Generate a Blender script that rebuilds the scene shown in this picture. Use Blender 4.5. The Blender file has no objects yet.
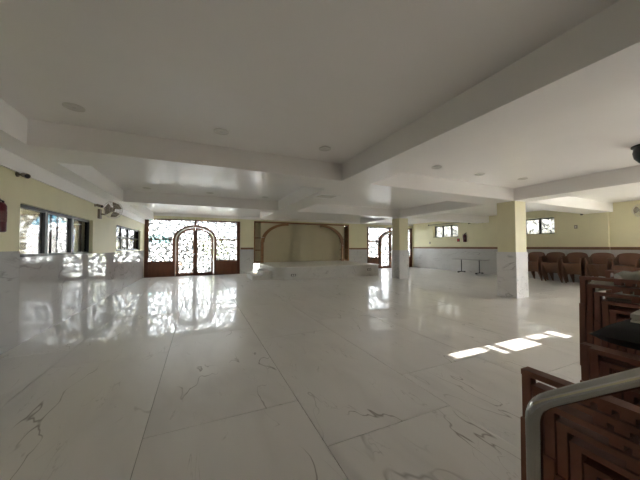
import bpy, math, random
from mathutils import Vector, Matrix
random.seed(7)
S = bpy.context.scene
COL = S.collection
PI = math.pi

# ------------------------------------------------------------------ camera
H = 1.40
cam_d = bpy.data.cameras.new('camera')
cam_d.sensor_width = 36.0
cam_d.lens = 268.0 * 36.0 / 640.0
cam_d.clip_start = 0.02
cam = bpy.data.objects.new('camera', cam_d)
cam.location = (0, 0, H)
cam.rotation_euler = (PI / 2 + math.atan(7 / 268.0), 0, -math.radians(24.1))
COL.objects.link(cam)
S.camera = cam

# ------------------------------------------------------------------ world, sun, daylight
W = bpy.data.worlds.new('world')
S.world = W
W.use_nodes = True
bg = W.node_tree.nodes['Background']
bg.inputs['Color'].default_value = (0.92, 0.96, 1.0, 1)
bg.inputs['Strength'].default_value = 8.0

sun_d = bpy.data.lights.new('sun', 'SUN')
sun_d.energy = 6.0
sun_d.angle = math.radians(0.12)
sun_d.color = (1.0, 0.95, 0.87)
sun = bpy.data.objects.new('sun', sun_d)
_el = math.atan(0.24)
sun.rotation_euler = Vector((math.cos(_el), 0, math.sin(_el))).to_track_quat('Z', 'Y').to_euler()
sun.location = (20, 2.4, 6)
COL.objects.link(sun)

vs = S.view_settings
vs.view_transform = 'Standard'
vs.look = 'None'
vs.exposure = 2.72
vs.gamma = 1.0
vs.use_curve_mapping = False
S.cycles.diffuse_bounces = 7
S.cycles.glossy_bounces = 5
S.cycles.max_bounces = 14
S.cycles.transparent_max_bounces = 12
S.cycles.sample_clamp_indirect = 6.0
S.cycles.blur_glossy = 0.6

# room extents (metres)
XL, XR, YB, YF = -2.36, 13.65, 14.5, -4.5
ZC, ZB = 3.0, 2.67
WT = 0.35                                   # wall thickness
# left windows (y0, y1, z0, z1), right windows
LW = [(5.25, 8.12, 1.24, 2.04), (10.1, 13.75, 1.27, 2.10)]
RW = [(10.9, 12.75, 1.98, 2.72), (6.27, 8.12, 1.96, 2.68), (1.62, 3.47, 1.96, 2.68)]
D1 = (-2.34, 1.91, 2.73)
D2 = (9.80, 13.60, 2.70)
BOUNCE_GAP = (-0.45, 0.95, 1.80)                    # unseen opening added in the right wall for sun bounce light
NI = (2.62, 8.45, 0.55, 2.79)               # alcove opening in back wall

def portal(loc, rot, sx, sy):
    d = bpy.data.lights.new('daylight_portal', 'AREA')
    d.shape = 'RECTANGLE'; d.size = sx; d.size_y = sy
    d.cycles.is_portal = True
    o = bpy.data.objects.new('daylight_portal', d)
    o.location = loc; o.rotation_euler = rot
    COL.objects.link(o)
for y0, y1, z0, z1 in LW:
    portal((XL - WT - .01, (y0 + y1) / 2, (z0 + z1) / 2), (0, -PI / 2, 0), z1 - z0, y1 - y0)
for y0, y1, z0, z1 in RW:
    portal((XR + WT + .01, (y0 + y1) / 2, (z0 + z1) / 2), (0, PI / 2, 0), z1 - z0, y1 - y0)
portal((XR + WT + .01, (BOUNCE_GAP[0] + BOUNCE_GAP[1]) / 2, BOUNCE_GAP[2] / 2), (0, PI / 2, 0), BOUNCE_GAP[2], BOUNCE_GAP[1] - BOUNCE_GAP[0])
for x0, x1, z1 in (D1, D2):
    portal(((x0 + x1) / 2, YB + WT + .01, z1 / 2), (-PI / 2, 0, 0), x1 - x0, z1)

# ------------------------------------------------------------------ materials
MATS = {}
def new_mat(name):
    m = bpy.data.materials.new(name); m.use_nodes = True
    MATS[name] = m
    return m, m.node_tree.nodes, m.node_tree.links, m.node_tree.nodes['Principled BSDF']

def plain(name, col, rough=.5, metal=0., spec=.5, var=.06, scale=8., bump=0.):
    m, n, l, p = new_mat(name)
    p.inputs['Roughness'].default_value = rough
    p.inputs['Metallic'].default_value = metal
    p.inputs['Specular IOR Level'].default_value = spec
    tc = n.new('ShaderNodeTexCoord'); nz = n.new('ShaderNodeTexNoise')
    nz.inputs['Scale'].default_value = scale; nz.inputs['Detail'].default_value = 4
    l.new(tc.outputs['Object'], nz.inputs['Vector'])
    r = n.new('ShaderNodeValToRGB')
    c = Vector(col)
    r.color_ramp.elements[0].position = .3; r.color_ramp.elements[1].position = .7
    r.color_ramp.elements[0].color = (*(c * (1 - var)), 1)
    r.color_ramp.elements[1].color = (*[min(1, x) for x in (c * (1 + var))], 1)
    l.new(nz.outputs['Fac'], r.inputs['Fac']); l.new(r.outputs['Color'], p.inputs['Base Color'])
    if bump:
        b = n.new('ShaderNodeBump'); b.inputs['Strength'].default_value = bump; b.inputs['Distance'].default_value = .01
        l.new(nz.outputs['Fac'], b.inputs['Height']); l.new(b.outputs['Normal'], p.inputs['Normal'])
    return m

def marble(name, base, vein, rough, scale=1., vein_w=.012, vein_amt=.75, per_object=True, spec=.5, vdist=1.2, vdet=5, coat=0.):
    m, n, l, p = new_mat(name)
    p.inputs['Roughness'].default_value = rough
    p.inputs['Specular IOR Level'].default_value = spec
    if coat:                                # polished slab: mirror-like wax over a softer sheen
        p.inputs['Coat Weight'].default_value = coat; p.inputs['Coat Roughness'].default_value = rough
        p.inputs['Roughness'].default_value = .34
    tc = n.new('ShaderNodeTexCoord'); oi = n.new('ShaderNodeObjectInfo')
    add = n.new('ShaderNodeVectorMath'); add.operation = 'ADD'
    mul = n.new('ShaderNodeMath'); mul.operation = 'MULTIPLY'; mul.inputs[1].default_value = 40. if per_object else 0.
    l.new(oi.outputs['Random'], mul.inputs[0])
    l.new(tc.outputs['Object'], add.inputs[0]); l.new(mul.outputs[0], add.inputs[1])
    mp = n.new('ShaderNodeMapping'); mp.inputs['Rotation'].default_value = (0.3, 0.2, .6)
    mp.inputs['Scale'].default_value = (1.0 * scale, .38 * scale, 1.0 * scale)
    l.new(add.outputs[0], mp.inputs['Vector'])
    def vn(sc, w, amt, dist, det, lo, hi, off):
        t = n.new('ShaderNodeTexNoise'); t.inputs['Scale'].default_value = sc; t.inputs['Detail'].default_value = det
        t.inputs['Roughness'].default_value = .55; t.inputs['Distortion'].default_value = dist
        l.new(mp.outputs[0], t.inputs['Vector'])
        s = n.new('ShaderNodeMath'); s.operation = 'SUBTRACT'; s.inputs[1].default_value = .5
        a = n.new('ShaderNodeMath'); a.operation = 'ABSOLUTE'
        l.new(t.outputs['Fac'], s.inputs[0]); l.new(s.outputs[0], a.inputs[0])
        r = n.new('ShaderNodeMapRange'); r.inputs['From Min'].default_value = 0; r.inputs['From Max'].default_value = w
        r.inputs['To Min'].default_value = 1; r.inputs['To Max'].default_value = 0
        l.new(a.outputs[0], r.inputs['Value'])
        k = n.new('ShaderNodeTexNoise'); k.inputs['Scale'].default_value = sc * 1.7; k.inputs['Detail'].default_value = 2
        o2 = n.new('ShaderNodeVectorMath'); o2.operation = 'ADD'; o2.inputs[1].default_value = (off, off * 2, 0)
        l.new(mp.outputs[0], o2.inputs[0]); l.new(o2.outputs[0], k.inputs['Vector'])
        kr = n.new('ShaderNodeMapRange'); kr.inputs['From Min'].default_value = lo; kr.inputs['From Max'].default_value = hi
        l.new(k.outputs['Fac'], kr.inputs['Value'])
        x = n.new('ShaderNodeMath'); x.operation = 'MULTIPLY'; l.new(r.outputs[0], x.inputs[0]); l.new(kr.outputs[0], x.inputs[1])
        y = n.new('ShaderNodeMath'); y.operation = 'MULTIPLY'; y.inputs[1].default_value = amt; l.new(x.outputs[0], y.inputs[0])
        return y
    v1 = vn(1.3, vein_w, vein_amt, vdist, vdet, .5, .62, 7.3)
    v2 = vn(3.1, vein_w * 1.5, vein_amt * .45, .8, 4, .5, .65, 3.1)
    v3 = vn(1.1, .10, .16, .6, 3, .3, .8, 1.7)
    mx = n.new('ShaderNodeMath'); mx.operation = 'MAXIMUM'; l.new(v1.outputs[0], mx.inputs[0]); l.new(v2.outputs[0], mx.inputs[1])
    mx2 = n.new('ShaderNodeMath'); mx2.operation = 'MAXIMUM'; l.new(mx.outputs[0], mx2.inputs[0]); l.new(v3.outputs[0], mx2.inputs[1])
    mix = n.new('ShaderNodeMix'); mix.data_type = 'RGBA'
    mix.inputs['A'].default_value = (*base, 1); mix.inputs['B'].default_value = (*vein, 1)
    l.new(mx2.outputs[0], mix.inputs['Factor']); l.new(mix.outputs['Result'], p.inputs['Base Color'])
    return m

def wood(name, c1, c2, rough=.35, scale=3., axis=(1, 1, 12)):
    m, n, l, p = new_mat(name)
    p.inputs['Roughness'].default_value = rough
    tc = n.new('ShaderNodeTexCoord'); mp = n.new('ShaderNodeMapping'); mp.inputs['Scale'].default_value = axis
    nz = n.new('ShaderNodeTexNoise'); nz.inputs['Scale'].default_value = scale; nz.inputs['Detail'].default_value = 5
    l.new(tc.outputs['Object'], mp.inputs['Vector']); l.new(mp.outputs[0], nz.inputs['Vector'])
    r = n.new('ShaderNodeValToRGB'); r.color_ramp.elements[0].position = .35; r.color_ramp.elements[1].position = .68
    r.color_ramp.elements[0].color = (*c1, 1); r.color_ramp.elements[1].color = (*c2, 1)
    l.new(nz.outputs['Fac'], r.inputs['Fac']); l.new(r.outputs['Color'], p.inputs['Base Color'])
    return m

def glass(name, scale, frosted, clear, pattern=True, thresh=.12, ground=1.0):
    """etched glass: frosted ground (partly see-through, partly scattering) with clear scrollwork lines"""
    m, n, l, p = new_mat(name)
    n.remove(p)
    out = n['Material Output']
    tr = n.new('ShaderNodeBsdfTransparent'); tl = n.new('ShaderNodeBsdfTranslucent'); gl = n.new('ShaderNodeBsdfGlossy')
    gl.inputs['Roughness'].default_value = .03
    tl.inputs['Color'].default_value = (.92 * ground, .93 * ground, .92 * ground, 1)
    mixa = n.new('ShaderNodeMixShader')
    l.new(tr.outputs[0], mixa.inputs[1]); l.new(tl.outputs[0], mixa.inputs[2])
    if pattern:
        tc = n.new('ShaderNodeTexCoord')
        nz = n.new('ShaderNodeTexNoise'); nz.inputs['Scale'].default_value = scale * .55; nz.inputs['Detail'].default_value = 2
        l.new(tc.outputs['Object'], nz.inputs['Vector'])
        ad = n.new('ShaderNodeVectorMath'); ad.operation = 'MULTIPLY_ADD'
        ad.inputs[1].default_value = (.35, .35, .35)
        l.new(nz.outputs['Color'], ad.inputs[0]); l.new(tc.outputs['Object'], ad.inputs[2])
        vo = n.new('ShaderNodeTexVoronoi'); vo.feature = 'DISTANCE_TO_EDGE'; vo.inputs['Scale'].default_value = scale
        l.new(ad.outputs[0], vo.inputs['Vector'])
        r = n.new('ShaderNodeMapRange'); r.inputs['From Min'].default_value = thresh * .2; r.inputs['From Max'].default_value = thresh * 1.25
        l.new(vo.outputs['Distance'], r.inputs['Value'])          # 0 on lines, 1 on ground
        pw = n.new('ShaderNodeMath'); pw.operation = 'POWER'; pw.inputs[1].default_value = 1.9; l.new(r.outputs[0], pw.inputs[0]); r = pw
        k = n.new('ShaderNodeTexNoise'); k.inputs['Scale'].default_value = scale * .35; l.new(tc.outputs['Object'], k.inputs['Vector'])
        kr = n.new('ShaderNodeMapRange'); kr.inputs['From Min'].default_value = .42; kr.inputs['From Max'].default_value = .5
        l.new(k.outputs['Fac'], kr.inputs['Value'])
        inv = n.new('ShaderNodeMath'); inv.operation = 'SUBTRACT'; inv.inputs[0].default_value = 1; l.new(kr.outputs[0], inv.inputs[1])
        mxx = n.new('ShaderNodeMath'); mxx.operation = 'MAXIMUM'; l.new(r.outputs[0], mxx.inputs[0]); l.new(inv.outputs[0], mxx.inputs[1])
        col = n.new('ShaderNodeMix'); col.data_type = 'RGBA'
        col.inputs['A'].default_value = (clear, clear, clear * .98, 1); col.inputs['B'].default_value = (*[ground * c for c in (.97, .98, .98)], 1)
        l.new(mxx.outputs[0], col.inputs['Factor']); l.new(col.outputs['Result'], tr.inputs['Color'])
        fm = n.new('ShaderNodeMath'); fm.operation = 'MULTIPLY'; fm.inputs[1].default_value = frosted
        l.new(mxx.outputs[0], fm.inputs[0]); l.new(fm.outputs[0], mixa.inputs['Fac'])
    else:
        tr.inputs['Color'].default_value = (clear, clear, clear, 1)
        mixa.inputs['Fac'].default_value = frosted
    fr = n.new('ShaderNodeFresnel'); fr.inputs['IOR'].default_value = 1.45
    ge = n.new('ShaderNodeNewGeometry'); io = n.new('ShaderNodeMapRange')
    io.inputs['To Min'].default_value = 1.45; io.inputs['To Max'].default_value = 1 / 1.45
    l.new(ge.outputs['Backfacing'], io.inputs['Value']); l.new(io.outputs[0], fr.inputs['IOR'])
    mixb = n.new('ShaderNodeMixShader')
    l.new(fr.outputs[0], mixb.inputs['Fac']); l.new(mixa.outputs[0], mixb.inputs[1]); l.new(gl.outputs[0], mixb.inputs[2])
    l.new(mixb.outputs[0], out.inputs['Surface'])
    return m

M_floor = marble('floor_marble', (.80, .78, .75), (.20, .17, .14), .045, 1.15, .006, .8, vdist=.35, vdet=3.5, coat=.5)
M_grout = plain('grout', (.25, .235, .21), .8)
M_wallm = marble('wall_marble', (.52, .515, .505), (.22, .21, .20), .035, 1.3, .03, .55)
M_wallh = marble('wall_marble_honed', (.54, .535, .525), (.24, .23, .22), .26, 1.3, .03, .5)
M_colm = marble('column_marble', (.76, .755, .75), (.25, .25, .25), .10, 1.6, .03, .6)
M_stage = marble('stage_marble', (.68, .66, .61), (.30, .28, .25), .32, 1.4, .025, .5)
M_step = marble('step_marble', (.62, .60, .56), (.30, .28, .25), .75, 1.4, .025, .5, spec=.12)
M_cream = plain('cream_paint', (.75, .71, .48), .55, var=.03, scale=2)
M_white = plain('ceiling_paint', (.86, .84, .815), .28, var=.015, scale=1.5)
M_alc = plain('alcove_paint', (.66, .60, .42), .6, var=.03, scale=2)
M_doorw = wood('door_wood', (.10, .035, .016), (.17, .06, .028), .35)
M_dado = wood('dado_wood', (.15, .075, .03), (.20, .10, .042), .4, 3, (1, 1, 1))
M_alcw = wood('alcove_wood', (.24, .12, .045), (.34, .18, .075), .4)
M_panelb = wood('panel_brown', (.15, .055, .025), (.20, .075, .035), .4, 2, (4, 1, 1))
M_black = plain('black_frame', (.012, .012, .013), .35)
M_steel = plain('steel', (.42, .41, .39), .14, metal=1, var=.03, scale=20)
M_chair = plain('brown_plastic', (.20, .082, .052), .5, spec=.3, var=.12, scale=9, bump=.03)
M_chairw = plain('tan_brown_plastic', (.13, .056, .028), .45, var=.10, scale=7)
M_fan = plain('fan_plastic', (.30, .25, .18), .45)
M_cage = plain('fan_wire', (.62, .60, .55), .35, metal=.4)
M_red = plain('extinguisher_red', (.10, .006, .010), .35)
M_silv = plain('pale_strip', (.68, .66, .62), .3, metal=.3)
M_lamp = plain('downlight_white', (.66, .64, .60), .4)
M_lampd = plain('downlight_diffuser', (.56, .54, .50), .6)
M_panelw = plain('panel_frame_white', (.92, .92, .90), .3)
M_grey = plain('table_grey', (.30, .30, .29), .45)
M_cush = plain('black_cushion', (.012, .011, .011), .85, bump=.1, scale=30)
M_paper = plain('paper_white', (.62, .60, .54), .8, var=.1, scale=25)
M_cloth = plain('roll_cloth', (.46, .43, .36), .85, var=.1, scale=14, bump=.1)
M_conc = plain('outdoor_concrete', (.50, .48, .44), .9, var=.1, scale=1)
M_plast = plain('outdoor_plaster', (.70, .66, .55), .85)
M_owall = plain('outdoor_white', (.78, .77, .74), .85)
M_teal = plain('teal_paint', (.08, .45, .42), .6)
M_orange = plain('orange_plastic', (.85, .35, .03), .5)
M_blue = plain('blue_paint', (.02, .16, .62), .5)
M_sky = plain('cyan_sheet', (.14, .55, .75), .6)
M_redp = plain('red_paint', (.65, .05, .05), .6)
M_leaf = plain('leaf_green', (.42, .48, .05), .7, var=.3)
M_dark = plain('dark_plastic', (.02, .02, .02), .45)
M_glass_d = glass('etched_glass_door', 20, .35, .016, thresh=.235, ground=.58)
M_glass_w = glass('etched_glass_window', 12, .4, .03, thresh=.12, ground=.30)
M_glass_c = glass('clear_window_glass', 1, .0, .20, pattern=False)
M_frost = glass('frosted_glass', 1, .985, .35, pattern=False, ground=.35)

# ------------------------------------------------------------------ mesh builder
class MB:
    def __init__(s): s.v = []; s.f = []
    def add(s, v, f):
        o = len(s.v); s.v += [tuple(x) for x in v]; s.f += [tuple(i + o for i in q) for q in f]; return s
    def box(s, x0, x1, y0, y1, z0, z1):
        v = [(x, y, z) for z in (z0, z1) for y in (y0, y1) for x in (x0, x1)]
        return s.add(v, [(0, 2, 3, 1), (4, 5, 7, 6), (0, 1, 5, 4), (2, 6, 7, 3), (0, 4, 6, 2), (1, 3, 7, 5)])
    def bar(s, a, b, w, h, up=(0, 0, 1), w2=None, h2=None):
        """rectangular bar from a to b, w across, h along 'up'"""
        a, b = Vector(a), Vector(b); d = (b - a).normalized(); up = Vector(up)
        x = d.cross(up)
        if x.length < 1e-5: x = d.cross(Vector((0, 1, 0)))
        x.normalize(); y = x.cross(d)
        w2 = w2 or w; h2 = h2 or h
        v = []
        for p, ww, hh in ((a, w, h), (b, w2, h2)):
            for sx, sy in ((-1, -1), (1, -1), (1, 1), (-1, 1)):
                v.append(p + x * sx * ww / 2 + y * sy * hh / 2)
        return s.add(v, [(3, 2, 1, 0), (4, 5, 6, 7), (0, 1, 5, 4), (1, 2, 6, 5), (2, 3, 7, 6), (3, 0, 4, 7)])
    def tube(s, pts, r, n=10, caps=True, closed=False):
        pts = [Vector(p) for p in pts]; m = len(pts); rings = []
        rs = r if isinstance(r, (list, tuple)) else [r] * m
        ref = None
        for i, p in enumerate(pts):
            if closed: d = pts[(i + 1) % m] - pts[i - 1]
            else: d = pts[min(i + 1, m - 1)] - pts[max(i - 1, 0)]
            d.normalize()
            if ref is None:
                ref = Vector((0, 0, 1)) if abs(d.z) < .9 else Vector((1, 0, 0))
            x = d.cross(ref); x.normalize(); y = x.cross(d); ref = y
            rings.append([p + (x * math.cos(2 * PI * k / n) + y * math.sin(2 * PI * k / n)) * rs[i] for k in range(n)])
        v = [q for R in rings for q in R]; f = []
        for i in range(m if closed else m - 1):
            j = (i + 1) % m
            for k in range(n):
                f.append((i * n + k, i * n + (k + 1) % n, j * n + (k + 1) % n, j * n + k))
        if caps and not closed:
            f.append(tuple(reversed(range(n)))); f.append(tuple(range((m - 1) * n, m * n)))
        return s.add(v, f)
    def lathe(s, prof, n=20, M=None):
        M = M or Matrix()
        v = []; f = []
        for r, z in prof:
            for k in range(n):
                v.append(M @ Vector((r * math.cos(2 * PI * k / n), r * math.sin(2 * PI * k / n), z)))
        for i in range(len(prof) - 1):
            for k in range(n):
                f.append((i * n + k, i * n + (k + 1) % n, (i + 1) * n + (k + 1) % n, (i + 1) * n + k))
        f.append(tuple(reversed(range(n)))); f.append(tuple(range((len(prof) - 1) * n, len(prof) * n)))
        return s.add(v, f)
    def prism(s, poly, y0, y1, plane='xz'):
        """extrude a polygon given in plane coords along the third axis"""
        def P(a, b, c): return {'xz': (a, c, b), 'xy': (a, b, c), 'yz': (c, a, b)}[plane]
        n = len(poly)
        v = [P(a, b, y0) for a, b in poly] + [P(a, b, y1) for a, b in poly]
        f = [tuple(range(n)), tuple(reversed(range(n, 2 * n)))]
        for i in range(n):
            j = (i + 1) % n; f.append((i, i + n, j + n, j))
        return s.add(v, f)
    def strip(s, inner, outer, y0, y1, plane='xz'):
        """band between two open polylines of equal length, extruded"""
        for i in range(len(inner) - 1):
            s.prism([inner[i], outer[i], outer[i + 1], inner[i + 1]], y0, y1, plane)
        return s
    def mesh(s, name, mat, smooth=None):
        me = bpy.data.meshes.new(name); me.from_pydata(s.v, [], s.f)
        import bmesh
        bm = bmesh.new(); bm.from_mesh(me)
        bmesh.ops.recalc_face_normals(bm, faces=bm.faces)
        bm.to_mesh(me); bm.free()
        me.materials.append(mat)
        if smooth:
            me.polygons.foreach_set('use_smooth', [True] * len(me.polygons))
            me.set_sharp_from_angle(angle=math.radians(smooth))
        me.update()
        return me
    def build(s, name, mat, parent=None, smooth=None):
        return link(name, s.mesh(name, mat, smooth), parent)

def link(name, me, parent=None, loc=None):
    o = bpy.data.objects.new(name, me); COL.objects.link(o)
    if parent is not None: o.parent = parent
    if loc is not None: o.location = loc
    return o
def tag(o, label=None, cat=None, group=None, kind=None):
    if label: o['label'] = label
    if cat: o['category'] = cat
    if group: o['group'] = group
    if kind: o['kind'] = kind
    return o
def thing(name, label, cat, loc=(0, 0, 0), rz=0., group=None, kind=None):
    o = bpy.data.objects.new(name, None); COL.objects.link(o)
    o.empty_display_size = .1
    o.location = loc; o.rotation_euler = (0, 0, rz)
    return tag(o, label, cat, group, kind)
def copy_tree(o, parent=None):
    c = o.copy(); COL.objects.link(c); c.parent = parent
    for ch in o.children: copy_tree(ch, c)
    return c
def bevel(o, w=.004, seg=2):
    b = o.modifiers.new('bevel', 'BEVEL'); b.width = w; b.segments = seg; b.limit_method = 'ANGLE'
    return o

# ------------------------------------------------------------------ floor of slabs
floor = MB().box(XL - WT, XR + WT, YF - .3, YB + WT, -.12, -.012).build('floor', M_grout)
tag(floor, 'glossy white marble slab floor of the hall with brown veins', 'floor', kind='structure')
TW, TL, GAP = 1.2, 2.4, .006
x = -.37 - 2 * TW
tile_cache = {}
col_i = 0
while x < XR:
    y = (2.35 if col_i % 2 == 0 else 1.73) - 4 * TL
    while y < YB + WT:
        a0, a1 = max(x, XL), min(x + TW, XR)
        b0, b1 = max(y, YF), min(y + TL, YB + (WT if False else 0.))
        if a1 - a0 > .02 and b1 - b0 > .02:
            w, d = round(a1 - a0, 3), round(b1 - b0, 3)
            if (w, d) not in tile_cache:
                tile_cache[(w, d)] = MB().box(-w / 2 + GAP / 2, w / 2 - GAP / 2, -d / 2 + GAP / 2, d / 2 - GAP / 2, -.012, 0).mesh('tile', M_floor)
            link('tile', tile_cache[(w, d)], floor, ((a0 + a1) / 2, (b0 + b1) / 2, 0))
        y += TL
    x += TW; col_i += 1

# ------------------------------------------------------------------ walls
def wall_pieces(mb, lo, hi, holes, z1, put):
    """holes: (a0,a1,z0,z1) sorted; put(a0,a1,z0,z1)"""
    a = lo
    for h0, h1, q0, q1 in sorted(holes):
        if h0 - a > 1e-4: put(a, h0, 0, z1)
        if q0 > 0: put(h0, h1, 0, q0)
        if q1 < z1: put(h0, h1, q1, z1)
        a = h1
    if hi - a > 1e-4: put(a, hi, 0, z1)

mb = MB(); wall_pieces(mb, YF, YB + WT, LW, ZC, lambda a, b, c, d: mb.box(XL - WT, XL, a, b, c, d))
wall_left = tag(mb.build('wall_left', M_cream), 'cream painted wall with marble wainscot and black framed windows', 'wall', kind='structure')
mb2 = MB(); wall_pieces(mb2, YF, YB + WT, RW + [(BOUNCE_GAP[0], BOUNCE_GAP[1], 0, BOUNCE_GAP[2])], ZC + .25, lambda a, b, c, d: mb2.box(XR, XR + WT, a, b, c, d))
wall_right = tag(mb2.build('wall_right', M_cream), 'cream painted wall with high windows above a wooden dado rail', 'wall', kind='structure')
mb3 = MB()
wall_pieces(mb3, XL, XR, [(D1[0], D1[1], 0, D1[2]), (NI[0], NI[1], 0, NI[3]), (D2[0], D2[1], 0, D2[2])], 2.86,
            lambda a, b, c, d: mb3.box(a, b, YB, YB + WT, c, d))
wall_back = tag(mb3.build('wall_back', M_cream), 'cream painted wall holding both arched glass entrances and stage alcove', 'wall', kind='structure')
MB().box(XL, XR, YB, YB + WT, 2.86, ZC).build('white_band', M_white, wall_back)
wall_front = tag(MB().box(XL - WT, XR + WT, YF - .3, YF, 0, ZC + .25).build('wall_front', M_panelb), 'unseen end wall facing the stage, darkened to cut bounce light', 'wall', kind='structure')  # unseen wall given a dark colour to cut bounce from behind

def wall_slabs(parent, axis, const, lo, hi, z1, nrm, w=1.2, mat=M_wallm, t=.012):
    """marble panels on a wall; axis 'y' = wall runs in y at x=const"""
    n = max(1, round((hi - lo) / w)); step = (hi - lo) / n
    me = None
    for i in range(n):
        if me is None:
            g = .0012
            b = MB()
            if axis == 'y': b.box(min(0, nrm * t), max(0, nrm * t), -step / 2 + g, step / 2 - g, .001, z1)
            else: b.box(-step / 2 + g, step / 2 - g, min(0, nrm * t), max(0, nrm * t), .001, z1)
            me = b.mesh('marble_panel', mat)
        c = lo + (i + .5) * step
        link('marble_panel', me, parent, (const, c, 0) if axis == 'y' else (c, const, 0))
wall_slabs(wall_left, 'y', XL, YF, 5.25, 1.34, 1)
wall_slabs(wall_left, 'y', XL, 5.25, YB, 1.24, 1)
wall_slabs(wall_right, 'y', XR, BOUNCE_GAP[1], YB, 1.30, -1, mat=M_wallh)
wall_slabs(wall_right, 'y', XR, YF, BOUNCE_GAP[0], 1.30, -1, mat=M_wallh)
wall_slabs(wall_back, 'x', YB, D1[1], NI[0], 1.27, -1, .8)
wall_slabs(wall_back, 'x', YB, NI[1], D2[0], 1.27, -1, 1.4)
# dado rails
t1 = MB().box(XR - .03, XR, BOUNCE_GAP[1], YB, 1.30, 1.40).build('trim_1', M_dado); bevel(t1)
tag(t1, 'brown wooden dado rail along the high windowed wall', 'dado rail', kind='structure')
t2 = MB().box(D1[1] + .02, NI[0] - .02, YB - .035, YB, 1.27, 1.37).build('trim_2', M_dado); bevel(t2)
tag(t2, 'short brown dado rail between entrance and steps', 'dado rail', kind='structure')
t3 = MB().box(NI[1] + .02, D2[0] - .02, YB - .035, YB, 1.25, 1.34).build('trim_3', M_dado); bevel(t3)
tag(t3, 'short brown dado rail between stage alcove and arched side entrance', 'dado rail', kind='structure')
t4 = MB().box(XL, XL + .03, YF, YB, 2.45, ZB).build('trim_4', M_white)
tag(t4, 'white cornice band above the black framed windows', 'cornice', kind='structure')
# pilaster on the right wall
pil = thing('pilaster', 'shallow cream pilaster between stacked chairs and ceiling', 'pilaster', (XR, 4.87, 0), kind='structure')
MB().box(-.10, 0, -.26, .26, 1.40, ZC).build('shaft', M_cream, pil)
MB().box(-.115, -.012, -.275, .275, 0, 1.30).build('marble_panel', M_wallh, pil)
MB().box(-.13, -.03, -.29, .29, 1.30, 1.40).build('dado_rail', M_dado, pil)

# ------------------------------------------------------------------ ceiling with coffers
ceil = tag(MB().box(XL - WT, XR + WT, YF - .3, YB + WT, ZC, ZC + .15).build('ceiling', M_white), 'white coffered ceiling with deep dropped beams', 'ceiling', kind='structure')
for a, b in ((XL, -1.98), (2.47, 3.12), (7.82, 8.42)):
    MB().box(a, b, YF, YB if a < 0 else 12.2, ZB, ZC).build('beam', M_white, ceil)
for a, b in ((-.75, -.10), (4.50, 5.27), (9.07, 9.72)):
    for c, d in ((-1.98, 2.47), (3.12, 7.82), (8.42, XR)):
        MB().box(c, d, a, b, ZB, ZC).build('beam', M_white, ceil)

# ------------------------------------------------------------------ columns
def column(x, y, label):
    c = thing('column', label, 'column', (x, y, 0), kind='structure')
    MB().box(-.245, .245, -.245, .245, 0, ZB).build('shaft', M_cream, c)
    for sx, sy in ((-1, 0), (1, 0), (0, -1), (0, 1)):
        if sx: b = MB().box(min(sx * .245, sx * .265), max(sx * .245, sx * .265), -.245, .245, .001, 1.26)
        else: b = MB().box(-.265, .265, min(sy * .245, sy * .265), max(sy * .245, sy * .265), .001, 1.26)
        b.build('marble_panel', M_colm, c)
    return c
column(8.12, 4.75, 'square cream column with marble clad base beside the sunlit floor patch')
column(8.245, 9.57, 'square cream column with marble clad base beside the stage corner')

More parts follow.
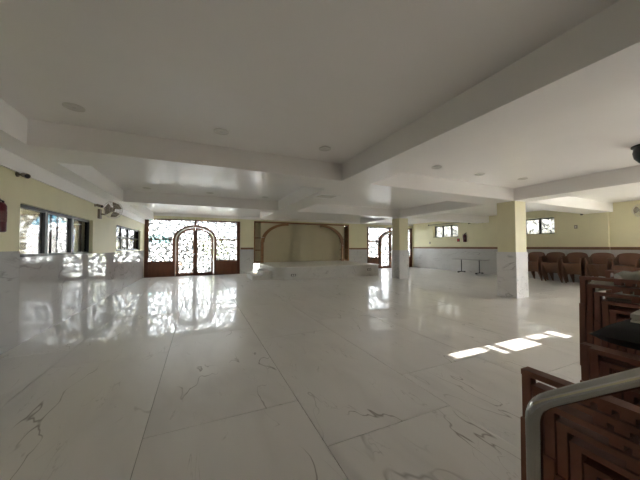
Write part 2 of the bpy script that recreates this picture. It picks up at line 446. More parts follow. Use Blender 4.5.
# ------------------------------------------------------------------ doors
def ell(cx, z0, a, b, t): return (cx + a * math.cos(t), z0 + b * math.sin(t))
def entrance(name, x0, x1, z1, label):
    d = thing(name, label, 'door', ((x0 + x1) / 2, YB + .10, 0), kind='structure')
    hw = (x1 - x0) / 2
    Y0, Y1 = -.05, .05
    zt, zp, zs = 1.77, .70, 1.72
    JO = .98                       # outer half width of arch
    ho, T = .76, 14
    fr = MB()
    for s in (-1, 1):
        MB().box(min(s * hw, s * (hw - .16)), max(s * hw, s * (hw - .16)), Y0, Y1, 0, z1).build('post', M_doorw, d)
    MB().box(-hw + .16, hw - .16, Y0, Y1, z1 - .06, z1).build('top_rail', M_doorw, d)
    MB().box(-.045, .045, Y0, Y1, zs + ho - .005, z1 - .06).build('king_post', M_doorw, d)
    # arch frame: jambs + elliptical head
    def arch(o, i, dh_o, dh_i, n, mat, y0, y1, zb=0.):
        A = [(-o, zb)] + [ell(0, zs, o, dh_o, PI - PI * k / (2 * T)) for k in range(2 * T + 1)] + [(o, zb)]
        B = [(-i, zb)] + [ell(0, zs, i, dh_i, PI - PI * k / (2 * T)) for k in range(2 * T + 1)] + [(i, zb)]
        return MB().strip(B, A, y0, y1).build(n, mat, d)
    arch(JO, JO - .10, ho, ho - .09, 'arch_frame', M_doorw, Y0 - .02, Y1)
    arch(JO - .10, JO - .145, ho - .09, ho - .135, 'bright_strip', M_silv, Y0 + .02, Y1 - .02)
    for s in (-1, 1):
        xa, xb = sorted((s * (hw - .16), s * JO))
        MB().box(xa, xb, Y0, Y1, zt - .03, zt + .03).build('transom_bar', M_doorw, d)
        MB().box(xa, xb, Y0 + .015, Y1 - .015, 0, zp).build('wood_panel', M_panelb, d)
        MB().box(xa, xb, Y0, Y1, zp, zp + .03).build('sill_bar', M_doorw, d)
        pn = MB().box(xa, xb, -.006, .006, zp + .03, zt - .03).build('pane', M_glass_d, d)
        for cx in (xa + .12, xb - .12):
            for cz in (zp + .05, zt - .05, zt + .05, z1 - .08):
                MB().box(cx - .025, cx + .025, -.03, .03, cz - .02, cz + .02).build('clip', M_doorw, d)
        # spandrel pane with the arch cut out
        pts = [(s * (hw - .16), zt + .03), (s * (hw - .16), z1 - .06), (s * .045, z1 - .06)]
        pts += [ell(0, zs, s * (JO - .04), ho - .04, PI / 2 - (PI / 2) * k / T) for k in range(T + 1) if ell(0, zs, JO - .04, ho - .04, PI / 2 - (PI / 2) * k / T)[1] > zt + .03]
        pts.append((s * (JO - .04), zt + .03))
        if s < 0: pts.reverse()
        MB().prism(pts, -.006, .006).build('spandrel_pane', M_glass_d, d)
        # door leaf
        lf_o, lf_i = JO - .15, JO - .25
        hO, hI = ho - .14, ho - .225
        leaf = MB()
        A = [(s * lf_o, .02)] + [ell(0, zs, s * lf_o, hO, (PI / 2) * k / T) for k in range(T)] + [ell(0, zs, s * lf_o, hO, math.acos(.001 / lf_o))]
        B = [(s * lf_i, .02)] + [ell(0, zs, s * lf_i, hI, (PI / 2) * k / T) for k in range(T)] + [ell(0, zs, s * lf_i, hI, math.acos(.001 / lf_i))]
        leaf.strip(B, A, Y0 + .01, Y1 - .01)
        za = zs + hI * math.sin(math.acos(.05 / lf_i))
        xa2, xb2 = sorted((s * .001, s * .095))
        leaf.box(xa2, xb2, Y0 + .01, Y1 - .01, .02, za)
        xa3, xb3 = sorted((s * .095, s * lf_i))
        leaf.box(xa3, xb3, Y0 + .01, Y1 - .01, .02, .14)
        lo = leaf.build('leaf', M_doorw, d)
        pp = [(s * .095, .14), (s * lf_i, .14)] + [ell(0, zs, s * lf_i, hI, (PI / 2) * k / T) for k in range(T) if lf_i * math.cos((PI / 2) * k / T) > .1]
        pp.append((s * .095, zs + hI * math.sin(math.acos(.095 / lf_i))))
        MB().prism(pp, -.006, .006).build('pane', M_glass_d, lo)
        hx = s * .13
        MB().tube([(hx, -.06, 1.20), (hx, -.10, 1.22), (hx, -.10, 1.42), (hx, -.06, 1.44)], .016, 8).build('handle', M_dark, lo, 40)
        MB().box(hx - .025, hx + .025, Y0 - .015, Y0 + .012, 1.17, 1.47).build('handle_plate', M_dark, lo)
        if s < 0:
            MB().lathe([(.0, .02), (.03, .02), (.04, .0), (.03, -.03), (.012, -.05), (.012, -.08)], 12,
                       Matrix.Translation((-.05, -.13, 1.06)) @ Matrix.Rotation(PI / 2, 4, 'X')).build('lock_knob', M_silv, lo, 40)
    MB().box(-hw, hw, Y0 - .03, Y1 + .03, -.012, .022).build('threshold', M_doorw, d)
    MB().box(-.035, .035, Y0 - .012, Y0 + .009, .02, zs + ho - .235).build('meeting_stile', M_doorw, d)
    return d
entrance('door_1', D1[0], D1[1], D1[2], 'arched double glass entrance with etched panes beside the wall fan')
entrance('door_2', D2[0], D2[1], D2[2], 'arched double glass entrance with etched panes behind the column near stage')

# ------------------------------------------------------------------ windows
def side_window(name, w, side, label, mulls, hbars, glassm, thin=(), shutter=None):
    y0, y1, z0, z1 = w
    X = XL - .11 if side < 0 else XR + WT - .10
    d = thing(name, label, 'window', (X, (y0 + y1) / 2, z0), kind='structure')
    hy, hz = (y1 - y0) / 2, z1 - z0
    e = .05
    f = MB(); f.box(-.04, .04, -hy, hy, 0, e); f.box(-.04, .04, -hy, hy, hz - e, hz)
    f.box(-.04, .04, -hy, -hy + e, e, hz - e); f.box(-.04, .04, hy - e, hy, e, hz - e)
    f.build('frame', M_black, d)
    edges = [-hy + e]
    for m in mulls:
        c = -hy + m * (y1 - y0)
        MB().box(-.04, .04, c - .045, c + .045, e, hz - e).build('mullion', M_black, d)
        edges += [c - .045, c + .045]
    edges.append(hy - e)
    for m in thin:
        c = -hy + m * (y1 - y0)
        MB().box(-.055, -.042, c - .03, c + .03, e, hz - e).build('sash_stile', M_black, d)
    if shutter:
        a, b = -hy + shutter[0] * (y1 - y0), -hy + shutter[1] * (y1 - y0)
        MB().box(-.062, -.045, a, b, e, hz - e).build('folded_shutter', M_black, d)
    for hb in hbars:
        MB().box(-.03, .03, -hy + e, hy - e, hb * hz - .02, hb * hz + .02).build('glazing_bar', M_black, d)
    for i in range(0, len(edges), 2):
        MB().box(-.004, .004, edges[i], edges[i + 1], e, hz - e).build('pane', glassm, d)
    s = 1 if side < 0 else -1
    sl = MB().box(min(s * .05, s * .255), max(s * .045, s * (.11 if side < 0 else .24)), -hy, hy, 0.0, .012).build('sill', M_wallm if side < 0 else M_cream, d)
    return d
side_window('window_1', LW[0], -1, 'black framed sliding window showing the arched veranda outside', (.319, .676), (), M_glass_c, (.446,), (.90, .985))
side_window('window_2', LW[1], -1, 'black framed window with crossing glazing bars beside glass entrance', (.247, .515), (.56,), M_glass_w, (), (.78, .985))
side_window('window_3', RW[0], 1, 'high three pane window above the fire extinguisher', (.34, .67), (), M_glass_w)
side_window('window_4', RW[1], 1, 'high window with lattice glass above the stacked chairs', (.34, .67), (), M_glass_w)
def open_window():
    y0, y1, z0, z1 = RW[2]
    X = XR + WT - .10
    d = thing('window_5', 'high frosted window with one barred open gap letting in sun', 'window', (X, 0, 0), kind='structure')
    f = MB(); f.box(-.04, .04, y0, y1, z0, z0 + .05); f.box(-.04, .04, y0, y1, z1 - .05, z1)
    f.box(-.04, .04, y0, y0 + .05, z0, z1); f.box(-.04, .04, y1 - .05, y1, z0, z1)
    f.build('frame', M_black, d)
    MB().box(-.02, .02, 2.20, 2.25, z0 + .05, z1 - .05).build('mullion', M_black, d)
    MB().box(-.02, .02, 2.545, 2.595, z0 + .05, z1 - .05).build('mullion', M_black, d)
    MB().box(-.004, .004, y0 + .05, 2.20, z0 + .05, z1 - .05).build('pane', M_frost, d)
    MB().box(-.004, .004, 2.595, y1 - .05, z0 + .05, z1 - .05).build('pane', M_frost, d)
    MB().box(-.006, .006, 2.25, 2.545, 2.01, 2.05).build('sun_mask_plate', M_black, d)  # these plates are added to trim the outline of the floor sun patch
    MB().box(-.006, .006, 2.25, 2.40, 2.478, 2.63).build('sun_mask_plate', M_black, d)
    MB().box(-.006, .006, 2.25, 2.40, 2.126, 2.224).build('sun_mask_plate', M_black, d)
    for zz in (2.115, 2.235, 2.415, 2.467):
        MB().box(-.012, .012, 2.25, 2.545, zz - .012, zz + .012).build('grille_bar', M_black, d)
open_window()

# ------------------------------------------------------------------ stage and alcove
SX0, SX1, SY0, SZ = 2.62, 8.05, 10.93, .55
R = .55
def corner(off):
    pts = [(SX0 + .25 - off, YB - .012)]
    for k in range(9):
        t = PI + (PI / 2) * k / 8
        pts.append((SX0 + .25 + R + (R + off) * math.cos(t), SY0 + R + (R + off) * math.sin(t)))
    pts += [(SX1 + off, SY0 - off), (SX1 + off, YB - .012)]
    return pts
stage = thing('stage', 'low marble stage platform with rounded corner before the wooden alcove', 'stage', ((SX0 + SX1) / 2, (SY0 + YB) / 2, 0))
def sp(o):
    o.location = -stage.location; return o
sp(MB().prism(corner(0), .0, SZ - .04, 'xy').build('body', M_step, stage, 35))
sp(MB().prism(corner(.025), SZ - .04, SZ, 'xy').build('top_slab', M_stage, stage, 35))
for xx, zz in ((3.65, .20), (7.50, .31)):
    o = sp(MB().box(xx - .11, xx + .11, SY0 - .012, SY0, zz - .045, zz + .045).build('outlet_plate', M_dark, stage))
    for a in (xx - .085, xx + .01):
        MB().box(a, a + .075, SY0 - .016, SY0 - .012, zz - .028, zz + .028).build('socket', M_silv, o)
sx = SX0 + .25
sp(MB().box(sx - .40, sx, 11.45, 12.9, .001, .365).build('step', M_step, stage))
sp(MB().box(sx - .85, sx - .40, 11.45, 12.9, .001, .183).build('step', M_step, stage))

alc = thing('stage_alcove', 'wooden framed alcove with arched moulding and side shelves behind the stage', 'alcove', ((NI[0] + NI[1]) / 2, YB, SZ))
hw = (NI[1] - NI[0]) / 2; hz = NI[3] - SZ
AD = .55
MB().box(-hw, hw, AD, AD + .05, 0, hz).build('back_panel', M_alc, alc)
MB().box(-hw, hw, -.03, .05, hz - .09, hz).build('top_rail', M_alcw, alc)
MB().box(-hw, hw, .05, AD, hz - .05, hz).build('soffit', M_alc, alc)
MB().box(-hw, hw, 0, AD, -.05, 0).build('alcove_floor', M_stage, alc)
for s in (-1, 1):
    a, b = sorted((s * hw, s * (hw - .06)))
    MB().box(a, b, -.03, AD, 0, hz - .07).build('side_panel', M_alcw, alc)
    a, b = sorted((s * (hw - .37), s * (hw - .52)))
    MB().box(a, b, -.03, .10, 0, 1.15).build('post', M_alcw, alc)
    a, b = sorted((s * (hw - .06), s * (hw - .37)))
    for zz in (.03, .66, 1.32):
        MB().box(a, b, -.01, AD - .02, zz, zz + .04).build('shelf', M_alcw, alc)
    MB().box(a, b, AD - .10, AD - .02, 0, hz - .07).build('shelf_back', M_alc, alc)
    # curved arch moulding growing from the post up to the top rail
    ro, ri = (1.55, 1.08), (1.36, .95)
    cx, cz = hw - .37 - 1.55, 1.10
    A = [(s * (cx + ro[0] * math.cos(t)), cz + ro[1] * math.sin(t)) for t in [PI / 2 * k / 14 for k in range(15)]]
    B = [(s * (cx + ri[0] * math.cos(t)), cz + ri[1] * math.sin(t)) for t in [PI / 2 * k / 14 for k in range(15)]]
    A = [(p, min(q, hz - .07)) for p, q in A]; B = [(p, min(q, hz - .07)) for p, q in B]
    MB().strip(B, A, -.02, .10).build('arch_moulding', M_alcw, alc)
    # spandrel behind the moulding
    sp_ = A + [(s * cx, hz - .07), (s * (hw - .37), hz - .07)]
    MB().strip(A, [(p, hz - .07 + .001) for p, q in A], .02, .06).build('spandrel', M_alc, alc)
MB().tube([(hw - .45, -.035, .95), (hw - .45, -.05, .95)], .02, 10).build('knob', M_silv, alc)
MB().box(-hw + .25, -hw + .55, -.05, -.03, 1.36, 1.38).build('peg_rail', M_silv, alc)

# ------------------------------------------------------------------ chairs
def front_stack_chair():
    """angular brown plastic armchair with a lattice seat; faces +Y, origin on the floor"""
    t = thing('plastic_armchair', 'x', 'chair')
    st = MB()
    xs = [-.206, -.103, 0, .103, .206]; hw_, hl = .011, .014
    ed = [-.245] + [v for c in xs for v in (c - hw_, c + hw_)] + [.245]
    y0, y1 = -.21, .22
    zt = lambda y: .415 + .012 * (y - y0) / (y1 - y0)
    for i in range(0, len(ed), 2):                       # long slats, slightly crowned
        a, b = ed[i], ed[i + 1]; m = (a + b) / 2
        v = [(a, y0, zt(y0) - .016), (b, y0, zt(y0) - .016), (b, y0, zt(y0) - .004), (m, y0, zt(y0)), (a, y0, zt(y0) - .004)]
        v += [(p, y1, q + zt(y1) - zt(y0)) for p, _, q in v]
        st.add(v, [(4, 3, 2, 1, 0), (5, 6, 7, 8, 9), (0, 1, 6, 5), (1, 2, 7, 6), (2, 3, 8, 7), (3, 4, 9, 8), (4, 0, 5, 9)])
    k = 0
    ys = [y1 - .03 - .049 * j for j in range(8)]          # hole centres
    cuts = [y1] + [v for c in ys for v in (c + hl, c - hl)] + [y0]
    for c in xs:
        for j in range(0, len(cuts), 2):
            a, b = cuts[j + 1], cuts[j]
            z = zt((a + b) / 2)
            st.box(c - hw_ - .001, c + hw_ + .001, a, b, z - .015, z - .006)
    st.build('seat', M_chair, t)
    MB().box(-.245, .245, .222, .234, .385, .428).build('apron', M_chair, t)
    for s in (-1, 1):
        MB().bar((s * .262, .223, .60), (s * .262, .223, .42), .036, .030, (0, 1, 0)).bar((s * .265, .223, .425), (s * .268, .228, .0), .050, .033, (0, 1, 0), .044, .030).build('front_leg', M_chair, t)
        ar = MB().bar((s * .262, .238, .600), (s * .262, -.245, .600), .046, .020)
        for j in range(6):                               # ribs hanging under the arm, leaving square gaps
            ar.box(s * .262 - .020, s * .262 + .020, .036 - .049 * j, .068 - .049 * j, .571, .592)
        ar.build('armrest', M_chair, t)
        MB().bar((s * .245, -.235, .44), (s * .255, -.315, .0), .042, .022, (0, 1, 0)).build('rear_leg', M_chair, t)
        MB().bar((s * .245, -.215, .39), (s * .225, -.325, .84), .034, .024, (0, 1, 0)).build('back_post', M_chair, t)
    bk = MB()
    P = lambda z: -.215 - .11 * (z - .39) / .45
    bk.bar((-.225, P(.83), .83), (.225, P(.83), .83), .022, .05)
    bk.bar((-.235, P(.50), .50), (.235, P(.50), .50), .022, .035)
    for i in range(5):
        x = -.16 + .08 * i
        bk.bar((x, P(.50), .50), (x, P(.83), .83), .04, .012, (0, 1, 0))
    bk.build('backrest', M_chair, t)
    return t

def wall_stack_chair():
    """tan brown moulded armchair with solid curved back; faces +Y"""
    t = thing('moulded_armchair', 'x', 'chair')
    # seat shell, dished
    nx, ny = 8, 6
    v = []; f = []
    for dz in (0, -.012):
        for j in range(ny + 1):
            for i in range(nx + 1):
                u = -1 + 2 * i / nx; q = j / ny
                x = u * (.215 + .02 * q); y = -.20 + .43 * q
                z = .40 + .02 * u * u + .015 * q - .03 * max(0, q - .85) * 3 + dz
                v.append((x, y, z))
    N = (nx + 1) * (ny + 1)
    for j in range(ny):
        for i in range(nx):
            a = j * (nx + 1) + i
            f.append((a, a + 1, a + nx + 2, a + nx + 1)); f.append((N + a + nx + 1, N + a + nx + 2, N + a + 1, N + a))
    rim = [i for i in range(nx + 1)] + [j * (nx + 1) + nx for j in range(1, ny + 1)] + [ny * (nx + 1) + i for i in range(nx - 1, -1, -1)] + [j * (nx + 1) for j in range(ny - 1, 0, -1)]
    for i in range(len(rim)):
        a, b = rim[i], rim[(i + 1) % len(rim)]; f.append((a, a + N, b + N, b))
    MB().add(v, f).build('seat', M_chairw, t, 40)
    # front apron with an arched lower edge
    A = []; B = []
    for i in range(11):
        u = -1 + .2 * i
        A.append((u * .235, .40)); B.append((u * .235, .335 + .028 * (1 - u * u)))
    MB().strip(B, A, .228, .238).build('apron', M_chairw, t)
    # curved backrest
    v = []; f = []; nx, nz = 10, 6
    for dd in (0, -.014):
        for j in range(nz + 1):
            for i in range(nx + 1):
                u = -1 + 2 * i / nx; q = j / nz
                x = u * (.225 + .045 * q); z = .43 + .40 * q - .05 * abs(u) ** 3 * q
                y = -.205 - .10 * q + .05 * u * u + dd
                v.append((x, y, z))
    N = (nx + 1) * (nz + 1)
    for j in range(nz):
        for i in range(nx):
            a = j * (nx + 1) + i
            f.append((a, a + 1, a + nx + 2, a + nx + 1)); f.append((N + a + nx + 1, N + a + nx + 2, N + a + 1, N + a))
    rim = [i for i in range(nx + 1)] + [j * (nx + 1) + nx for j in range(1, nz + 1)] + [nz * (nx + 1) + i for i in range(nx - 1, -1, -1)] + [j * (nx + 1) for j in range(nz - 1, 0, -1)]
    for i in range(len(rim)):
        a, b = rim[i], rim[(i + 1) % len(rim)]; f.append((a, a + N, b + N, b))
    MB().add(v, f).build('backrest', M_chairw, t, 40)
    for s in (-1, 1):
        pts = [(s * .265, -.25, .76), (s * .285, -.20, .68), (s * .295, -.08, .635), (s * .295, .10, .62), (s * .290, .19, .61)]
        a = MB()
        for i in range(len(pts) - 1): a.bar(pts[i], pts[i + 1], .05, .022)
        a.build('armrest', M_chairw, t)
        MB().bar((s * .288, .205, .615), (s * .255, .215, .40), .045, .028, (0, 1, 0)).bar((s * .256, .212, .41), (s * .275, .225, 0), .055, .030, (0, 1, 0), .042, .026).build('front_leg', M_chairw, t)
        MB().bar((s * .225, -.20, .42), (s * .25, -.27, 0), .05, .020, (0, 1, 0)).build('rear_leg', M_chairw, t)
    return t

ORD = ['', 'first', 'second', 'third', 'fourth', 'fifth', 'sixth', 'seventh', 'eighth', 'ninth', 'tenth', 'eleventh', 'twelfth', 'thirteenth', 'fourteenth']
def level(k, n):
    return 'topmost' if k == n - 1 else 'bottom' if k == 0 else ORD[k + 1] + ' from floor'
protoA = front_stack_chair(); usedA = [0]
protoB = wall_stack_chair(); usedB = [0]
def put(proto, used, loc, rz, label, group):
    o = proto if not used[0] else copy_tree(proto)
    used[0] = 1
    o.location = loc; o.rotation_euler = (0, 0, rz)
    tag(o, label, 'chair', group)
    return o
# foreground stacks: (centre x, y of top chair's front leg, count, step up, phrase)
FS = [(1.43, .647, 8, .0453, 'lattice seat stack beside the steel handrail'),
      (2.05, .717, 8, .0430, 'stack that carries the black cushion'),
      (2.68, .968, 13, .0490, 'tall stack that carries the cloth rolls'),
      (3.32, 1.06, 13, .0500, 'tall stack beyond the cloth rolls')]
for cx, yt, n, dz, ph in FS:
    for k in range(n):
        put(protoA, usedA, (cx, yt - .240 - (n - 1 - k) * .0365, k * dz), 0,
            f'dark brown plastic armchair, {level(k, n)} in the {ph}', 'dark brown stacked armchairs by the handrail')
ws = ['beside the marble column', 'second from the marble column', 'third from the marble column', 'fourth from the marble column', 'fifth from the marble column', 'sixth from the marble column']
for i, y in enumerate((6.72, 6.04, 5.36, 4.66, 3.98, 3.30)):
    n = 9
    for k in range(n):
        put(protoB, usedB, (13.22 - (k * .033), y, k * .046), PI / 2,
            f'tan brown plastic armchair, {level(k, n)} in the wall stack {ws[i]}', 'tan brown armchairs stacked along the wall')

# ------------------------------------------------------------------ things on the foreground stacks
def cushion(name, w, d, h, mat, loc, rot, label, cat):
    n = 14; v = []; f = []
    for sgn in (1, -1):
        for j in range(n + 1):
            for i in range(n + 1):
                u, q = -1 + 2 * i / n, -1 + 2 * j / n
                e = (max(0, 1 - u ** 4) * max(0, 1 - q ** 4)) ** .45
                pin = 1 - .06 * (1 - abs(u)) * abs(q) - .06 * (1 - abs(q)) * abs(u)
                v.append((u * w / 2 * pin, q * d / 2 * pin, sgn * h / 2 * e + h / 2))
    N = (n + 1) ** 2
    for j in range(n):
        for i in range(n):
            a = j * (n + 1) + i
            f.append((a, a + 1, a + n + 2, a + n + 1)); f.append((N + a + n + 1, N + a + n + 2, N + a + 1, N + a))
    o = MB().add(v, f).build(name, mat, None, 60)
    o.location = loc; o.rotation_euler = rot
    return tag(o, label, cat)
cushion('cushion', .55, .44, .11, M_cush, (2.06, .475, .913), (0, 0, .03), 'black cushion lying across the armrests of a brown chair stack', 'cushion')
def papers(name, n, w, d, t, loc, rz, label, cat, mat):
    r = thing(name, label, cat, loc, rz)
    random.seed(11)
    for k in range(n):
        a = random.uniform(-.012, .012); b = random.uniform(-.012, .012)
        MB().box(-w / 2 + a, w / 2 + a, -d / 2 + b, d / 2 + b, k * t, (k + .85) * t).build('booklet', mat, r)
    return r
papers('paper_pile', 4, .34, .30, .011, (2.16, .47, 1.024), .12, 'pile of white booklets resting on the black cushion', 'papers', M_paper)
def roll(name, a, b, r, label, mat):
    a, b = Vector(a), Vector(b)
    o = MB()
    n = 9; pts = [a.lerp(b, i / n) + Vector((0, 0, .006 * math.sin(i * 2.1))) for i in range(n + 1)]
    rs = [r * (.9 + .12 * math.sin(i * 1.7)) for i in range(n + 1)]
    o.tube(pts, rs, 14)
    q = o.build(name, mat, None, 50)
    return tag(q, label, 'cloth roll')
roll('cloth_roll', (2.50, .93, 1.125), (2.87, .70, 1.215), .040, 'grey white cloth roll leaning over a tall chair stack, lower one', M_cloth)
roll('cloth_roll', (2.53, .82, 1.195), (2.88, .60, 1.275), .032, 'thin pale cloth roll lying above a thicker roll on chair stack', M_paper)
papers('cloth_pile', 3, .40, .34, .022, (2.68, .70, 1.018), .06, 'folded grey cloths on the seat of a tall chair stack', 'cloth', M_cloth)

# ------------------------------------------------------------------ steel stair rail
hr = thing('handrail', 'stainless steel handrail sloping up from a round post beside brown chairs', 'handrail', (.92, .485, 0))
P0 = Vector((0, 0, .930)); d_ = Vector((.097, -.195, .145)).normalized()
pts = [(0, 0, .83), (0, 0, .88)]
for k in range(1, 7):
    t = k / 6
    # quadratic bend from vertical to the slope
    a, b, c = Vector((0, 0, .88)), Vector((0, 0, .930)), P0 + d_ * .05
    pts.append(a * (1 - t) ** 2 + b * 2 * t * (1 - t) + c * t * t)
pts.append(P0 + d_ * .5); pts.append(P0 + d_ * 1.7)
MB().tube(pts, .021, 18).build('rail', M_steel, hr, 50)
MB().tube([(0, 0, .012), (0, 0, .84)], .0205, 18).build('post', M_steel, hr, 50)
MB().lathe([(.055, .0), (.055, .008), (.045, .014), (.03, .02)], 20).build('base_flange', M_steel, hr, 40)
e = P0 + d_ * 1.6
MB().tube([(e.x, e.y, .012), (e.x, e.y, e.z)], .024, 18).build('post', M_steel, hr, 50)
MB().lathe([(.055, .0), (.055, .008), (.045, .014), (.03, .02)], 20, Matrix.Translation((e.x, e.y, 0))).build('base_flange', M_steel, hr, 40)

# ------------------------------------------------------------------ folding table
tb = thing('folding_table', 'grey folding table on two pedestal legs against the marble wall', 'table', (13.24, 9.87, 0))
bevel(MB().box(-.30, .30, -.88, .88, .715, .75).build('table_top', M_grey, tb), .006)
for s in (-1, 1):
    MB().tube([(0, s * .52, .05), (0, s * .52, .715)], .022, 10).build('leg', M_dark, tb, 40)
    MB().box(-.28, .28, s * .52 - .025, s * .52 + .025, .03, .07).build('foot', M_dark, tb)
    for a in (-.27, .21):
        MB().box(a, a + .06, s * .52 - .04, s * .52 + .04, 0, .03).build('glide', M_dark, tb)

# ------------------------------------------------------------------ wall fans
def wall_fan(loc, wall_dir, yaw, label, tilt=.12):
    """loc: point on the wall; wall_dir: +1 projecting to +X, -1 to -X"""
    r = thing('wall_fan', label, 'fan', loc)
    s = wall_dir
    MB().box(min(0, s * .05), max(0, s * .05), -.07, .07, -.12, .12).build('wall_bracket', M_fan, r)
    head = Vector((s * .30, 0, .12))
    MB().tube([(s * .05, 0, 0), (s * .12, 0, -.01), (s * .18, 0, .03), (head.x - s * .04, 0, .09)], .022, 10).build('arm', M_fan, r, 40)
    M = Matrix.Translation(head) @ Matrix.Rotation(yaw, 4, 'Z') @ Matrix.Rotation(PI / 2 + tilt, 4, 'Y')   # local +Z = blowing direction
    MB().lathe([(.02, -.17), (.055, -.16), (.065, -.10), (.06, -.04), (.02, -.03)], 16, M).build('motor', M_fan, r, 40)
    for k in range(3):
        b = MB(); n = 7; v = []; f = []
        for i in range(n + 1):
            q = i / n; rad = .035 + .165 * q
            half = .30 + .42 * math.sin(min(1, q * 1.15) * PI * .62)
            for a, zz in ((-half, .022), (0, 0), (half, -.022)):
                an = a + k * 2 * PI / 3 + .4
                v.append(M @ Vector((rad * math.cos(an), rad * math.sin(an), zz)))
        for i in range(n):
            for j in range(2): f.append((i * 3 + j, i * 3 + j + 1, i * 3 + 4 + j, i * 3 + 3 + j))
        o = b.add(v, f).build('blade', M_fan, r, 40)
        sd = o.modifiers.new('thickness', 'SOLIDIFY'); sd.thickness = .004
    MB().lathe([(.0, .03), (.03, .025), (.035, .0), (.03, -.03)], 14, M).build('hub', M_fan, r, 40)
    cg = MB()
    for rad, zz in ((.225, .0), (.20, .045), (.12, .06), (.05, .065), (.20, -.05), (.12, -.065)):
        cg.tube([M @ Vector((rad * math.cos(2 * PI * k / 28), rad * math.sin(2 * PI * k / 28), zz)) for k in range(28)], .005 if rad > .22 else .0025, 5, closed=True)
    for k in range(24):
        a = 2 * PI * k / 24; c, q = math.cos(a), math.sin(a)
        cg.tube([M @ Vector((rd * c, rd * q, zz)) for rd, zz in ((.05, .065), (.12, .06), (.20, .045), (.225, 0), (.20, -.05), (.12, -.065))], .0018, 4)
    cg.build('cage', M_cage, r, 40)
    return r
wall_fan((XL, 8.48, 2.24), 1, -.85, 'beige wall fan mounted between the black framed windows')
wall_fan((XR, 3.72, 2.50), -1, PI + .4, 'beige wall fan mounted above the stacked tan chairs')

# ------------------------------------------------------------------ small cameras / lamps on walls
def bullet(loc, s, rz, label, mat):
    r = thing('security_camera', label, 'camera', loc, 0)
    MB().lathe([(.035, 0), (.035, .015), (.012, .02), (.012, .06)], 12, Matrix.Rotation(s * PI / 2, 4, 'Y')).build('mount', mat, r, 40)
    M = Matrix.Translation((s * .085, 0, -.005)) @ Matrix.Rotation(rz, 4, 'Z') @ Matrix.Rotation(PI / 2 + .25, 4, 'Y')
    MB().lathe([(.025, -.07), (.032, -.06), (.032, .05), (.036, .06), (.036, .09)], 14, M).build('body', mat, r, 40)
    MB().lathe([(.028, .088), (.028, .094), (.01, .096)], 12, M).build('lens', M_dark, r, 40)
bullet((XL, 5.15, 2.42), 1, -.9, 'small beige bullet camera above the fire extinguisher', M_fan)
bullet((XL, 8.20, 2.42), 1, -.6, 'small beige bullet camera just above the wall fan', M_fan)
bullet((XR, 10.14, 2.73), -1, PI + .5, 'small dark bullet camera near the fire extinguisher and window', M_dark)
bullet((XR, 9.34, 2.72), -1, PI + .5, 'small dark bullet camera above the folding table', M_dark)
bullet((XR, 5.36, 2.69), -1, PI + .5, 'small dark bullet camera beside the pilaster', M_dark)

def extinguisher(loc, s, h, rad, label):
    r = thing('fire_extinguisher', label, 'extinguisher', loc)
    c = s * (rad + .035)
    T = Matrix.Translation((c, 0, 0))
    MB().lathe([(rad * .8, 0), (rad, .012), (rad, h * .78), (rad * .8, h * .86), (rad * .35, h * .90), (rad * .3, h * .94)], 20, T).build('cylinder', M_red, r, 40)
    MB().lathe([(rad * .34, h * .93), (rad * .34, h)], 12, T).bar((c, 0, h), (c, -.11, h + .02), .022, .012).bar((c, 0, h + .01), (c, -.10, h + .07), .022, .012).build('valve', M_dark, r, 40)
    MB().tube([(c, .03, h * .97), (c, rad + .03, h * .95), (c, rad + .035, h * .7), (c, rad + .02, h * .3)], .012, 8).build('hose', M_dark, r, 40)
    MB().box(min(0, s * .036), max(0, s * .036), -.03, .03, h * .55, h * .62).build('bracket', M_dark, r)
    MB().lathe([(rad + .0015, h * .30), (rad + .0015, h * .62)], 20, T).build('paper_label', plain_lab, r, 40)
plain_lab = plain('label_cream', (.13, .05, .045), .6, var=.3, scale=60)
extinguisher((XL, 4.52, 1.58), 1, .41, .085, 'dark red fire extinguisher hung before the black framed window')
extinguisher((XR, 10.38, 1.68), -1, .46, .085, 'dark red fire extinguisher hung near the high three pane window')
bx = thing('alarm_box', 'small dark red alarm box beside the fire extinguisher', 'alarm box', (XR, 10.86, 1.80))
bevel(MB().box(-.06, 0, -.07, .07, -.09, .09).build('case', M_red, bx), .008)
MB().box(-.066, -.06, -.045, .045, -.05, .05).build('cover', M_redp, bx)
for (y, z, lab) in ((5.56, 2.2, 'small beige switch box on cream wall beside the pilaster'), (12.99, 1.66, 'small beige switch box below the high three pane window')):
    sb = thing('switch_box', lab, 'switch', (XR, y, z))
    bevel(MB().box(-.03, 0, -.05, .05, -.07, .07).build('plate', M_fan, sb), .006)
    MB().box(-.036, -.03, -.02, .02, -.03, .03).build('rocker', M_lamp, sb)
cr = thing('curtain_rod', 'dark curtain rod over the high three pane window', 'curtain rod', (XR, 11.75, 2.81))
MB().tube([(-.10, -1.2, 0), (-.10, 1.2, 0)], .014, 8).build('rod', M_dark, cr, 40)
for s in (-1, 1):
    MB().tube([(0, s * 1.05, 0), (-.10, s * 1.05, 0)], .012, 8).build('bracket', M_dark, cr, 40)
    MB().lathe([(.014, 0), (.04, .03), (.04, .06), (.01, .09)], 12, Matrix.Translation((-.10, s * 1.2, 0)) @ Matrix.Rotation(-s * PI / 2, 4, 'X')).build('finial', M_dark, cr, 40)

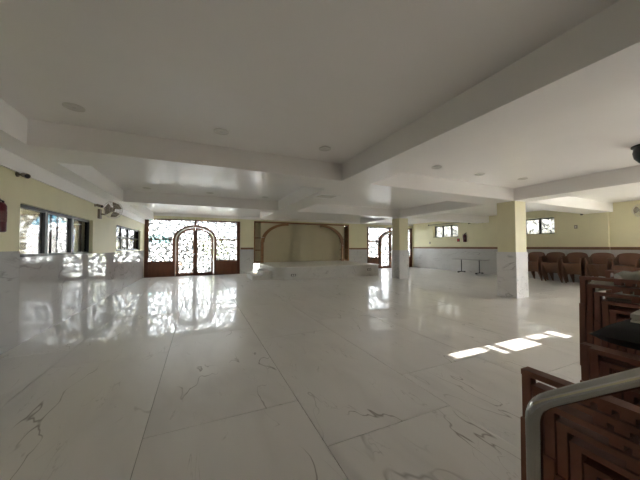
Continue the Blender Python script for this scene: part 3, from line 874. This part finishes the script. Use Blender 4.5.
# ------------------------------------------------------------------ ceiling lights
lab0 = 'round unlit recessed downlight in the white coffered ceiling'
dl = thing('downlight', lab0, 'light', group='recessed downlights')
MB().lathe([(.078, 0), (.10, -.004), (.10, -.012), (.085, -.016), (.078, -.010)], 28).build('trim_ring', M_lamp, dl, 40)
MB().lathe([(.078, -.002), (.078, -.008), (.02, -.010)], 24).build('diffuser', M_lampd, dl, 40)
first = True
LAB = {0: ('in the coffer over the open floor beside the windowed wall', 'downlights in the windowed wall coffer'),
       1: ('in the coffer over the sunlit floor patch', 'downlights in the sunlit floor coffer'),
       2: ('in the second coffer before the glass entrance', 'downlights in the entrance coffer')}
for x, y, q in ((-1.33, 3.9, 0), (.25, 3.9, 0), (1.83, 3.9, 0), (4.30, 3.9, 1), (5.59, 3.9, 1), (6.87, 3.75, 1), (-1.33, 8.5, 2), (.25, 8.5, 2), (1.88, 8.5, 2)):
    o = dl if first else copy_tree(dl); first = False
    o.location = (x, y, ZC)
    tag(o, 'round unlit recessed downlight ' + LAB[q][0], 'light', LAB[q][1])
lp = thing('square_panel', 'square white framed panel under the dropped beam', 'light', (2.86, 6.0, ZB))  # square plate with a whiter frame
q = MB(); q.box(-.25, .25, -.22, -.19, -.02, 0); q.box(-.25, .25, .19, .22, -.02, 0); q.box(-.25, -.22, -.19, .19, -.02, 0); q.box(.22, .25, -.19, .19, -.02, 0)
q.build('frame', M_panelw, lp)
MB().box(-.22, .22, -.19, .19, -.012, 0).build('diffuser', M_lamp, lp)
dc = thing('ceiling_dome', 'black round dome fixed under the white ceiling coffer', 'dome', (6.40, 1.68, ZC))
MB().lathe([(.20, 0), (.20, -.02), (.17, -.03)], 28).build('ring', M_dark, dc, 40)
MB().lathe([(.17, -.028), (.185, -.10), (.17, -.19), (.12, -.26), (.05, -.295), (.01, -.30)], 28).build('dome', M_black, dc, 40)

# ------------------------------------------------------------------ outside
gr = tag(MB().box(-60, 60, -40, 80, -.30, -.13).build('ground', M_conc), 'pale concrete yard outside the hall', 'ground', kind='structure')
# veranda arcade seen through the clear window
arc = tag(thing('veranda_arcade', 'cream plastered arcade with round arches outside the black framed window', 'arcade', (-4.6, 0, 0)), kind='structure')
centres = (2.6, 7.4, 12.2, 17.0)
for c in centres:
    A = []; B = []
    for k in range(17):
        t = PI * k / 16
        A.append((c - 1.95 * math.cos(t), 1.60 + .95 * math.sin(t)))
        B.append((c - 2.4 * math.cos(t) if k not in (0, 16) else c - 2.4 * math.cos(t), 3.3))
    b = MB(); b.strip(A, B, -.12, .12, 'yz')
    b.build('arch', M_plast, arc)
for c in (.2, 5.0, 9.8, 14.6, 19.4):
    MB().box(-.14, .14, c - .45, c + .45, -.13, 1.60).build('pier', M_plast, arc)
MB().box(-.3, 1.88, -6, 21, 3.3, 3.45).build('veranda_shade', M_plast, arc)  # unseen slab added to dim the daylight under the arches
tag(MB().box(-14.2, -14.0, -10, 40, -.13, 3.6).build('boundary_wall', M_owall), 'white boundary wall beyond the veranda arches', 'wall', kind='structure')
bn = thing('banner_board', 'blue and white banner board on posts beyond the arches', 'banner', (-7.2, 22.3, 0))
MB().box(-.03, .03, -1.15, 1.15, .9, 2.9).build('panel', M_blue, bn)
MB().box(.03, .04, -1.15, 1.15, 1.55, 1.75).build('stripe', M_owall, bn)
MB().box(.03, .04, -1.15, 1.15, 2.3, 2.4).build('stripe', M_owall, bn)
for s in (-1, 1): MB().tube([(-.07, s * .95, -.13), (-.07, s * .95, 2.9)], .04, 8).build('post', M_dark, bn)
aw = thing('canopy', 'pale blue sheet canopy on slim posts beyond the arches', 'canopy', (-9.5, 24.2, 0))
MB().bar((-1.6, 0, 3.05), (1.6, 0, 3.6), 5.5, .04).build('sheet', M_sky, aw)
for sx_, z_ in ((-1.4, 3.05), (1.4, 3.5)):
    for sy_ in (-2.4, 2.4): MB().tube([(sx_, sy_, -.13), (sx_, sy_, z_)], .04, 8).build('post', M_dark, aw)
rb = tag(thing('red_barrier', 'low red and white barrier standing in the yard', 'barrier', (-7.0, 18.6, 0)))
MB().box(-.04, .04, -.9, .9, .70, 1.02).build('board', M_redp, rb)
MB().box(-.04, .04, -.9, .9, .30, .60).build('board', M_owall, rb)
for s in (-1, 1): MB().box(-.05, .05, s * 1.0 - .05, s * 1.0 + .05, -.13, 1.1).build('post', M_owall, rb)
# beyond the entrances
tag(MB().box(-14, 40, 34, 34.2, -.13, 2.6).build('yard_wall', M_owall), 'white yard wall far beyond the glass entrances', 'wall', kind='structure')
sg = thing('sign_board', 'teal sign board on two posts seen through the etched glass', 'sign', (-3.2, 24, 0))
MB().box(-1.0, 1.0, -.03, .03, 1.7, 2.3).build('panel', M_teal, sg)
for s in (-1, 1): MB().tube([(s * .8, .05, -.13), (s * .8, .05, 2.3)], .04, 8).build('post', M_dark, sg)
og = thing('orange_drum', 'orange plastic drum standing outside the glass entrance', 'drum', (-1.05, 15.9, -.13))
MB().lathe([(.20, 0), (.22, .02), (.22, .28), (.235, .30), (.22, .32), (.22, .60), (.235, .62), (.21, .66), (.20, .68)], 20).build('body', M_orange, og, 40)
MB().lathe([(.215, .66), (.215, .70), (.05, .72)], 20).build('lid', M_orange, og, 40)
def shrub(x, y, h, label):
    r = thing('shrub', label, 'shrub', (x, y, -.13))
    MB().tube([(0, 0, 0), (.02, 0, h * .3), (-.02, .01, h * .6)], .03, 6).build('stem', M_dark, r)
    rnd = random.Random(3); b = MB()
    for _ in range(700):
        u = Vector((rnd.gauss(0, 1), rnd.gauss(0, 1), rnd.gauss(0, 1))).normalized() * rnd.uniform(.5, 1)
        c = Vector((u.x * h * .42, u.y * h * .42, h * .6 + u.z * h * .42))
        a = Vector((rnd.uniform(-1, 1), rnd.uniform(-1, 1), rnd.uniform(-1, 1))).normalized() * .09
        q = a.orthogonal().normalized() * .035
        b.add([c - a, c + q, c + a, c - q], [(0, 1, 2, 3)])
    tag(b.build('foliage', M_leaf, r), kind='stuff')
shrub(1.1, 22.5, 2.6, 'yellow green leafy shrub beyond the glass entrance')
nb = tag(thing('sun_block', 'pale block added outside the high windows to keep sun out', 'sun blocker', (19.5, 12.5, 0)))  # added mass that blocks direct sun from two of the high windows
MB().box(-.2, 4, -7.9, 8, -.13, 5.0).build('wall', M_plast, nb)
MB().box(-.5, 4.3, -8.1, 8.3, 5.0, 5.2).build('block_cap', M_owall, nb)
